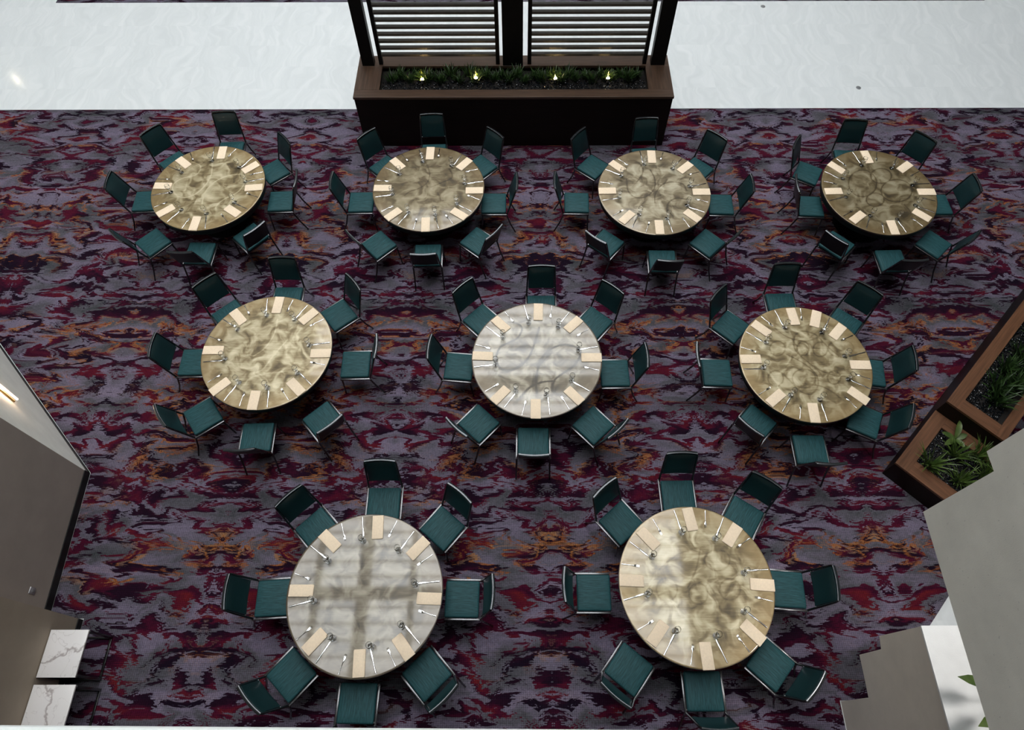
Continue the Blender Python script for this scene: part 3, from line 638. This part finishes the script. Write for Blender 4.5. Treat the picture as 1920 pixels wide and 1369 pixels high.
for (i, s_, rx, ry, a) in PLACES:
    X, Y = TABLES[i-1]; ca, sa = cos(a), sin(a)
    def at(u, v): return (X+rx+u*ca+v*sa, Y+ry+u*sa-v*ca)      # u towards the centre, v to the sitter's right
    pl = 'at the %s of the %s' % (SIDE[s_], TNAME[i])
    if i == 7 and s_ in ('N', 'N2'):
        pl = '%s of the far-side pair, middle-row right table' % ('left' if s_ == 'N' else 'right')
    put('folded_napkin', ME['n'], X+rx, Y+ry, ZT, a, 'peach folded napkin ' + pl, 'napkin', 'folded napkins on the round tables')
    if s_ == 'N2': continue
    r0 = math.hypot(rx, ry); rad = math.atan2(-ry, -rx)
    def rim_at(v, u0, jit):      # radial placing: v metres along the rim to the sitter's right
        th = math.atan2(ry, rx) + v/.70
        r_ = .705 + u0
        return X+r_*cos(th), Y+r_*sin(th), th+pi+jit
    j = rnd.uniform
    off_k = .150 if not (i == 7 and s_ == 'N') else .19
    kx, ky, ka = rim_at(off_k+j(-.02, .02), -.008+j(-.015, .005), radians(j(-9, 9)))
    put('table_knife', ME['k'], kx, ky, ZT, ka, 'steel table knife ' + pl, 'knife', 'table knives')
    v = -.150+j(-.025, .015)
    if i == 7 and s_ == 'N': v = -.118
    fx, fy, fa = rim_at(v, .02+j(-.02, .0), radians(j(-10, 10)))
    put('dinner_fork', ME['f'], fx, fy, ZT, fa, 'steel dinner fork ' + pl, 'fork', 'dinner forks')
    th = math.atan2(ky-Y, kx-X); r_ = .545+j(-.015, .01)
    gx, gy = X+r_*cos(th), Y+r_*sin(th)
    put('wine_glass', ME['g'], gx, gy, ZT, j(0, 6), 'clear stemmed wine glass ' + pl, 'glass', 'wine glasses')

# ------------------------------------------------------------------ marble-topped side tables
for (x0, x1, y0, y1, mk, lab) in ((-5.072, -4.630, .596, 1.056, 'marble_a', 'white veined marble side table by the left wall, the farther of two'),
                                  (-5.072, -4.600, .10, .53, 'marble_b', 'white veined marble side table by the left wall, the nearer, cut by the frame')):
    x0 += .035
    t = thing('side_table', ((x0+x1)/2, (y0+y1)/2, .008)); hx, hy = (x1-x0)/2, (y1-y0)/2
    bm = B(); box(bm, (-hx, -hy, .515), (hx, hy, .538), .003); obj('marble_top', bm, M[mk], t)
    bm = B()
    for sx in (-1, 1): box(bm, (sx*(hx-.02)-.012, -hy+.012, .490), (sx*(hx-.02)+.012, hy-.012, .514), .002)
    for sy in (-1, 1): box(bm, (-hx+.01, sy*(hy-.02)-.012, .490), (hx-.01, sy*(hy-.02)+.012, .514), .002)
    obj('top_frame', bm, M['black_metal'], t)
    for sx in (-1, 1):
        for sy in (-1, 1):
            bm = B(); box(bm, (sx*(hx-.015)-.013, sy*(hy-.018)-.013, .0), (sx*(hx-.015)+.013, sy*(hy-.018)+.013, .492), .002); obj('leg', bm, M['black_metal'], t)
    bm = B()
    for sx in (-1, 1): box(bm, (sx*(hx-.015)-.012, -hy+.03, .002), (sx*(hx-.015)+.012, hy-.03, .024), .002)
    for sy in (-1, 1): box(bm, (-hx+.03, sy*(hy-.018)-.012, .002), (hx-.03, sy*(hy-.018)+.012, .024), .002)
    obj('base_frame', bm, M['black_metal'], t)
    tag(t, lab, 'table')

# ------------------------------------------------------------------ planters
def blade_clump(name, n, h, spread, mat, seed, w=.011, width_k=1.):
    r = random.Random(seed); bm = B()
    for k in range(n):
        a = r.uniform(0, 2*pi); rr = r.uniform(0, spread*.45); L_ = h*r.uniform(.6, 1.1); lean = r.uniform(.15, .95)
        bx, by = rr*cos(a), rr*sin(a); a += r.uniform(-.6, .6); side = Vector((-sin(a), cos(a), 0))
        prev = None
        for sgm in range(5):
            u = sgm/4; out = lean*L_*(u**1.6)*.8; z = L_*(u - .35*lean*u*u)
            p = Vector((bx+out*cos(a), by+out*sin(a), z)); ww = w*width_k*(1-u**1.7)*(.6+.8*min(u*2.5, 1)) + .0006
            dz = Vector((0, 0, -ww*.35))
            cur = (bm.verts.new(p-side*ww), bm.verts.new(p+dz), bm.verts.new(p+side*ww))
            if prev:
                bm.faces.new((prev[0], prev[1], cur[1], cur[0])); bm.faces.new((prev[1], prev[2], cur[2], cur[1]))
            prev = cur
    return mesh(name, bm, mat)
def pebbles(rects, n, z, seed, rmin=.009, rmax=.018, basis=None):
    r = random.Random(seed); bm = B()
    tmpl = bmesh.new(); bmesh.ops.create_icosphere(tmpl, subdivisions=1, radius=1.)
    tv = [v.co.copy() for v in tmpl.verts]; tf = [[v.index for v in f.verts] for f in tmpl.faces]; tmpl.free()
    for k in range(n):
        x0, y0, x1, y1 = rects[k % len(rects)]
        c = Vector((r.uniform(x0, x1), r.uniform(y0, y1), z+r.uniform(0, .014)))
        sx, sy, sz = r.uniform(rmin, rmax), r.uniform(rmin, rmax), r.uniform(rmin, rmax)*.65; th = r.uniform(0, pi)
        vs = [bm.verts.new(c+Vector((v.x*sx*cos(th)-v.y*sy*sin(th), v.x*sx*sin(th)+v.y*sy*cos(th), v.z*sz))) for v in tv]
        for f in tf: bm.faces.new([vs[q] for q in f])
    return mesh('pebbles', bm, M['pebble'])

# long planter with the slatted screen
PX0, PX1, PY0, PY1, PZ = -2.612, 2.470, 8.735, 9.735, 1.07
IX0, IX1, IY0, IY1 = -2.215, 2.080, 8.912, 9.475
t = thing('planter_box', ((PX0+PX1)/2, (PY0+PY1)/2, 0.)); cx_, cy_ = (PX0+PX1)/2, (PY0+PY1)/2
def lb(bm, x0, y0, z0, x1, y1, z1, bev=0.): return box(bm, (x0-cx_, y0-cy_, z0), (x1-cx_, y1-cy_, z1), bev)
bm = B()
lb(bm, PX0+.012, PY0+.012, .008, PX1-.012, PY0+.15, PZ-.045); lb(bm, PX0+.012, PY1-.15, .008, PX1-.012, PY1-.012, PZ-.045)
lb(bm, PX0+.012, PY0+.15, .008, PX0+.32, PY1-.15, PZ-.045); lb(bm, PX1-.32, PY0+.15, .008, PX1-.012, PY1-.15, PZ-.045)
obj('body', bm, M['espresso'], t, False)
for ya, yb in ((PY0, IY0), (IY1, PY1)):
    bm = B(); lb(bm, PX0, ya, PZ-.045, PX1, yb, PZ, .003); obj('rim', bm, M['walnut'], t, False)
for xa, xb in ((PX0, IX0), (IX1, PX1)):
    bm = B(); lb(bm, xa, IY0, PZ-.045, xb, IY1, PZ); obj('end_rim', bm, M['walnut_y'], t, False)
bm = B(); lb(bm, IX0-.02, IY0-.02, .8, IX1+.02, IY1+.02, .955); obj('soil', bm, M['soil'], t, False)
tag(t, 'long dark planter box with walnut rim under the slatted screen', 'planter')
o = obj('pebbles', pebbles([(IX0+.02, IY0+.02, IX1-.02, IY0+.34)], 1500, .962, 5), None)
tag(o, 'glossy black pebbles in the long planter under the screen', 'pebbles', None, 'stuff')
cl = [blade_clump('grass_plant', 46, .19, .16, M['leaf'], 20+k, .0085) for k in range(3)]
r = random.Random(11); nC = 30
for k in range(nC):
    row = k % 2
    x = IX0+.10 + (IX1-IX0-.20)*(k+.5)/nC + r.uniform(-.03, .03); y = (9.33 if row else 9.22)+r.uniform(-.03, .03)
    o = bpy.data.objects.new('grass_plant', cl[k % 3]); COL.objects.link(o); o.location = (x, y, .956); o.rotation_euler = (0, 0, r.uniform(0, 6.28))
    s_ = r.uniform(.85, 1.25); o.scale = (s_, s_, s_)
    tag(o, 'dark green grassy plant clump in the long planter below the slatted screen', 'plant', 'grassy clumps in the long planter')

# uplights in the pebbles
lit = blade_clump('grass_plant', 40, .20, .13, M['leaf_bright'], 31, .0085)  # brighter leaf colour adds to the lamplit look of these four clumps
for nm, (x, y) in (('leftmost', (-1.545, 9.14)), ('second from left', (-.680, 9.17)), ('second from right', (.605, 9.155)), ('rightmost', (1.455, 9.155))):
    s = thing('garden_spotlight', (x, y, .956))
    bm = B(); tube(bm, [(0, .0, 0.), (0, 0., .06)], .006, 8); obj('stake', bm, M['black_metal'], s)
    bm = B(); tube(bm, [(0, -.018, .05), (0, .0, .065), (0, .030, .090)], [.022, .024, .026], 14); obj('housing', bm, M['black_metal'], s)
    bm = B()
    bmesh.ops.create_uvsphere(bm, u_segments=16, v_segments=10, radius=.026)
    bmesh.ops.translate(bm, vec=(0, .032, .098), verts=bm.verts); obj('lens', bm, M['lamp'], s)
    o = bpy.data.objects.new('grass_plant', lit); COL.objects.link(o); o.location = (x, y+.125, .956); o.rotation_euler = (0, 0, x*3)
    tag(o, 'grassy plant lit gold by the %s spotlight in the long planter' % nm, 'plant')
    tag(s, 'small glowing warm spotlight among planter grass, %s of the four' % nm, 'spotlight', 'planter spotlights')
    L = bpy.data.lights.new('spotlight_glow', 'SPOT'); L.energy = 8.; L.color = (1., .62, .22); L.shadow_soft_size = .02; L.spot_size = radians(110); L.spot_blend = .8
    lo = bpy.data.objects.new('spotlight_glow', L); COL.objects.link(lo); lo.location = (x, y+.055, .956+.105)
    lo.rotation_euler = (radians(142), 0, 0)

# posts and slatted panels standing on the planter rim
t = thing('slatted_screen', ((PX0+PX1)/2, 9.55, PZ)); cx_, cy_ = (PX0+PX1)/2, 9.55
ZTOP = 3.2
for (x0, x1) in ((-2.540, -2.345), (-.246, .080), (2.168, 2.394)):
    bm = B(); box(bm, (x0-cx_, 9.478-cy_, 0.), (x1-cx_, 9.600-cy_, ZTOP-PZ), .004); obj('post', bm, M['post'], t, False)
bm = B(); box(bm, (-2.540-cx_, 9.478-cy_, ZTOP-PZ), (2.394-cx_, 9.600-cy_, ZTOP-PZ+.12), .004); obj('top_beam', bm, M['post'], t, False)
for (x0, x1) in ((-2.270, -.298), (.156, 2.100)):
    p = None
    for xa in (x0, x1-.062):
        bm = B(); box(bm, (xa-cx_, 9.510-cy_, 0.), (xa+.062-cx_, 9.575-cy_, ZTOP-PZ), .003); q = obj('panel_stile', bm, M['post'], t, False); p = p or q
    z = .155
    while z < ZTOP-PZ-.05:
        bm = B(); box(bm, (x0+.058-cx_, 9.512-cy_, z), (x1-.058-cx_, 9.572-cy_, z+.046), .004); obj('slat', bm, M['slat'], t, False)
        z += .127
tag(t, 'black framed screen of two slatted panels between posts on the long planter', 'screen')

# two angled planters at right
ux = Vector((cos(radians(44.5)), sin(radians(44.5)), 0)); uy = Vector((-ux.y, ux.x, 0))
def angled(p0, L_, W_, H_, rim, label, soil_drop=.10):
    """p0 near-left floor corner; length runs along ux, width to the right (-uy)"""
    t = thing('planter_box', (*p0, 0.), radians(44.5))
    bm = B()
    for lo, hi in (((0, -W_, .008), (L_, -W_+.10, H_-.035)), ((0, -.10, .008), (L_, 0, H_-.035)), ((0, -W_+.10, .008), (.10, -.10, H_-.035)), ((L_-.10, -W_+.10, .008), (L_, -.10, H_-.035))):
        box(bm, lo, hi)
    obj('body', bm, M['espresso'], t, False)
    rr = rim*.8
    bm = B(); box(bm, (-.004, -rim, H_-.035), (L_, .004, H_), .002); obj('rim', bm, M['rimx'], t, False)
    bm = B(); box(bm, (-.004, -W_-.004, H_-.035), (L_, -W_+rr, H_), .002); obj('rim', bm, M['rimx'], t, False)
    bm = B(); box(bm, (-.004, -W_+rr, H_-.035), (rim*1.15, -rim, H_)); obj('end_rim', bm, M['oak'], t, False)
    bm = B(); box(bm, (L_-rim, -W_+rr, H_-.035), (L_, -rim, H_)); obj('end_rim', bm, M['oak'], t, False)
    bm = B(); box(bm, (.08, -W_+.08, .02), (L_-.08, -.08, H_-soil_drop)); obj('soil', bm, M['soil'], t, False)
    tag(t, label, 'planter'); return t
M['rimx'] = wood_mat('warm_walnut_rim_lengthwise', (.075, .030, .013), (.165, .072, .034), .45, 0)
pa = (4.650, 2.950); pb = (pa[0]+1.0*ux.x, pa[1]+1.0*ux.y)
ta_ = angled(pa, .998, 1.25, .40, .17, 'low dark planter with brown rim at right, the nearer and lower of two', .05)
tb_ = angled(pb, 3.6, .75, .68, .15, 'taller dark planter with brown rim at right edge, behind the low one', .06)
def loc(p, u, v, z): q = Vector((*p, 0)) + ux*u - uy*v; return (q.x, q.y, z)
def local_pebbles(p, rects, n, z, seed):
    o = obj('pebbles', pebbles(rects, n, z, seed, .008, .016), None); o.location = (*p, 0.); o.rotation_euler = (0, 0, radians(44.5)); return o
tag(local_pebbles(pa, [(.18, -1.07, .88, -.19)], 1300, .358, 8), 'black pebbles in the low planter at right', 'pebbles', None, 'stuff')
tag(local_pebbles(pb, [(.16, -.57, 2.0, -.16)], 1500, .628, 9), 'black glossy pebbles in the taller planter at right', 'pebbles', None, 'stuff')
cb = [blade_clump('grass_plant', 60, .34, .20, M['leaf_bright'], 50+k, .009) for k in range(2)]
for (u, v, k, s_, lab) in ((.26, .30, 0, .95, 'bright green grassy plant at the near left corner of the low right planter'),
                           (.34, .66, 1, .85, 'green grassy plant midway along the near end of the low right planter'),
                           (.33, .98, 0, 1.0, 'green grassy plant beside the cream wall corner in the low right planter'),
                           (.62, .88, 1, 1.05, 'green grassy plant under the cream wall step in the low right planter'),
                           (.60, .46, 0, .9, 'green grassy plant in the middle of the low right planter'),
                           (.80, .68, 1, .9, 'green grassy plant against the taller planter in the low right planter')):
    o = bpy.data.objects.new('grass_plant', cb[k]); COL.objects.link(o); o.location = loc(pa, u, v, .352); o.rotation_euler = (0, 0, 2.1*k+u*9); o.scale = (s_,)*3
    tag(o, lab, 'plant')
# broad pale-edged leaves in the far corner of the low planter
bm = B(); r = random.Random(4)
for k in range(5):
    a = k*2.4+.3; L_ = r.uniform(.14, .24); el = r.uniform(.35, 1.1); side = Vector((-sin(a), cos(a), 0)); prev = None
    for sgm in range(7):
        u = sgm/6; p = Vector((cos(a)*L_*u, sin(a)*L_*u, .06+L_*u*el*(1.15-.75*u))); w = .036*sin(pi*min(1, .08+u*.92))**.8 + .001
        cur = (bm.verts.new(p-side*w), bm.verts.new(p-Vector((0, 0, w*.3))), bm.verts.new(p+side*w))
        if prev: bm.faces.new((prev[0], prev[1], cur[1], cur[0])); bm.faces.new((prev[1], prev[2], cur[2], cur[1]))
        prev = cur
tube(bm, [(0, 0, 0), (.005, 0, .06), (0, .005, .12)], [.008, .007, .004], 6)
o = obj('broad_leaf_plant', bm, M['leaf_pale']); o.location = loc(pa, .80, .36, .352)
tag(o, 'broad leaved pale green plant against the taller planter at right', 'plant')
cd = [blade_clump('grass_plant', 60, .30, .22, M['leaf'], 70+k, .010) for k in range(2)]
r = random.Random(21)
for k in range(18):
    o = bpy.data.objects.new('grass_plant', cd[k % 2]); COL.objects.link(o)
    o.location = loc(pb, .44+.17*k, (.34 if k % 2 else .47)+r.uniform(-.04, .04), .622); o.rotation_euler = (0, 0, r.uniform(0, 6.28)); s_ = r.uniform(.8, 1.15); o.scale = (s_,)*3
    tag(o, 'dark green grassy plant clump in the taller right planter', 'plant', 'grassy clumps in the taller right planter')

# leafy plant on the white ledge, its leaf tips showing past the cream wall
t = thing('potted_plant', (4.06, .30, 2.105))
bm = B(); lathe(bm, [(0, 0), (.07, 0), (.095, .15), (.10, .16), (.09, .16), (.085, .13), (0, .13)], 24); obj('pot', bm, M['stone'], t)
r = random.Random(9)
for (dx, dy, dz, w) in ((-.655, .135, .50, .050), (-.610, -.200, .50, .055), (.10, .25, .55, .04), (.2, -.1, .6, .04), (.0, .3, .4, .04)):
    bm = B(); prev = None; e = Vector((dx, dy, dz)); side = Vector((-dy, dx, 0)).normalized()
    for sgm in range(9):
        u = sgm/8; p = Vector((dx*u, dy*u, .12+(dz-.12)*(1-(1-u)**2))); ww = w*(.25+.75*sin(pi*min(1, u*1.0))**.7)*(1 if u < .98 else .1) if u > .45 else .008
        cur = (bm.verts.new(p-side*ww), bm.verts.new(p-Vector((0, 0, ww*.3))), bm.verts.new(p+side*ww))
        if prev: bm.faces.new((prev[0], prev[1], cur[1], cur[0])); bm.faces.new((prev[1], prev[2], cur[2], cur[1]))
        prev = cur
    obj('leaf', bm, M['leaf_bright'], t)
tag(t, 'green leaf tips of a plant on the white ledge beside the cream wall', 'plant')

# ------------------------------------------------------------------ ceiling downlight whose glint shows on the white floor
bm = B(); box(bm, (-22, 13.2, 4.05), (-11.6, 22., 4.4)); struct('ceiling_gallery', bm, M['white'])
s = thing('ceiling_downlight', (-13.5, 15.32, 4.05))
bm = B(); lathe(bm, [(.08, 0), (.08, -.02), (.06, -.02), (.06, -.006), (0, -.006)], 24); obj('trim_ring', bm, M['white'], s)
bm = B(); lathe(bm, [(0, -.012), (.058, -.012), (.058, -.008), (0, -.008)], 24); obj('lamp', bm, emit_mat('downlight_lamp', (1., .85, .6), 110.), s)
tag(s, 'round warm downlight in the gallery ceiling, its glint on the white floor', 'ceiling light')

bm = B(); box(bm, (3.42, -1.6, 5.75), (6.4, 3.0, 6.0)); struct('ceiling_right_added', bm, M['white'])  # soffit slab added out of view to carry the ledge lamp
s = thing('ceiling_downlight', (4.55, .75, 5.75))  # unseen lamp, added to brighten the shaded white ledge
bm = B(); lathe(bm, [(.40, 0), (.40, -.03), (.36, -.03), (.36, -.006), (0, -.006)], 40); obj('trim_ring', bm, M['white'], s)
bm = B(); lathe(bm, [(0, -.012), (.35, -.012), (.35, -.008), (0, -.008)], 40); obj('lamp', bm, emit_mat('added_ledge_lamp', (1., .95, .88), 6.), s)
tag(s, 'round downlight added out of view behind the cream wall to brighten the white ledge', 'ceiling light')
L = bpy.data.lights.new('ledge_fill_beam', 'SPOT'); L.energy = 420.; L.color = (1., .96, .92); L.shadow_soft_size = .35; L.spot_size = radians(62); L.spot_blend = .5  # fill light of the added lamp, aimed down at the ledge
lo = bpy.data.objects.new('ledge_fill_beam', L); COL.objects.link(lo); lo.location = (4.55, .75, 5.72); lo.rotation_euler = (0, 0, 0)

# ------------------------------------------------------------------ world, camera
w = bpy.data.worlds.new('World'); SC.world = w; w.use_nodes = True
w.node_tree.nodes['Background'].inputs[0].default_value = (.80, .86, 1., 1); w.node_tree.nodes['Background'].inputs[1].default_value = .025

F_, p_, r_, H_ = 1310.889, 1.0261678, -.0027351, 8.6961
fw = Vector((0, cos(p_), -sin(p_))); x_ = Vector((1, 0, 0)); u_ = x_.cross(fw)
X_ = cos(r_)*x_ + sin(r_)*u_; U_ = -sin(r_)*x_ + cos(r_)*u_
cam = bpy.data.cameras.new('camera'); cam.sensor_width = 36.; cam.lens = F_/1920*36.
cam.shift_x = -12.439/1920; cam.shift_y = -84.789/1920; cam.clip_start = .05; cam.clip_end = 200
co = bpy.data.objects.new('camera', cam); COL.objects.link(co)
mw = Matrix((X_, U_, -fw)).transposed().to_4x4(); mw.translation = (0, 0, H_); co.matrix_world = mw
SC.camera = co
SC.view_settings.view_transform = 'Standard'; SC.view_settings.look = 'None'
SC.view_settings.exposure = 0.; SC.view_settings.gamma = 1.; SC.view_settings.use_curve_mapping = False
SC.cycles.use_denoising = True; SC.cycles.max_bounces = 8; SC.cycles.transparent_max_bounces = 8; SC.cycles.sample_clamp_indirect = 8.
SC.cycles.caustics_reflective = False; SC.cycles.caustics_refractive = False
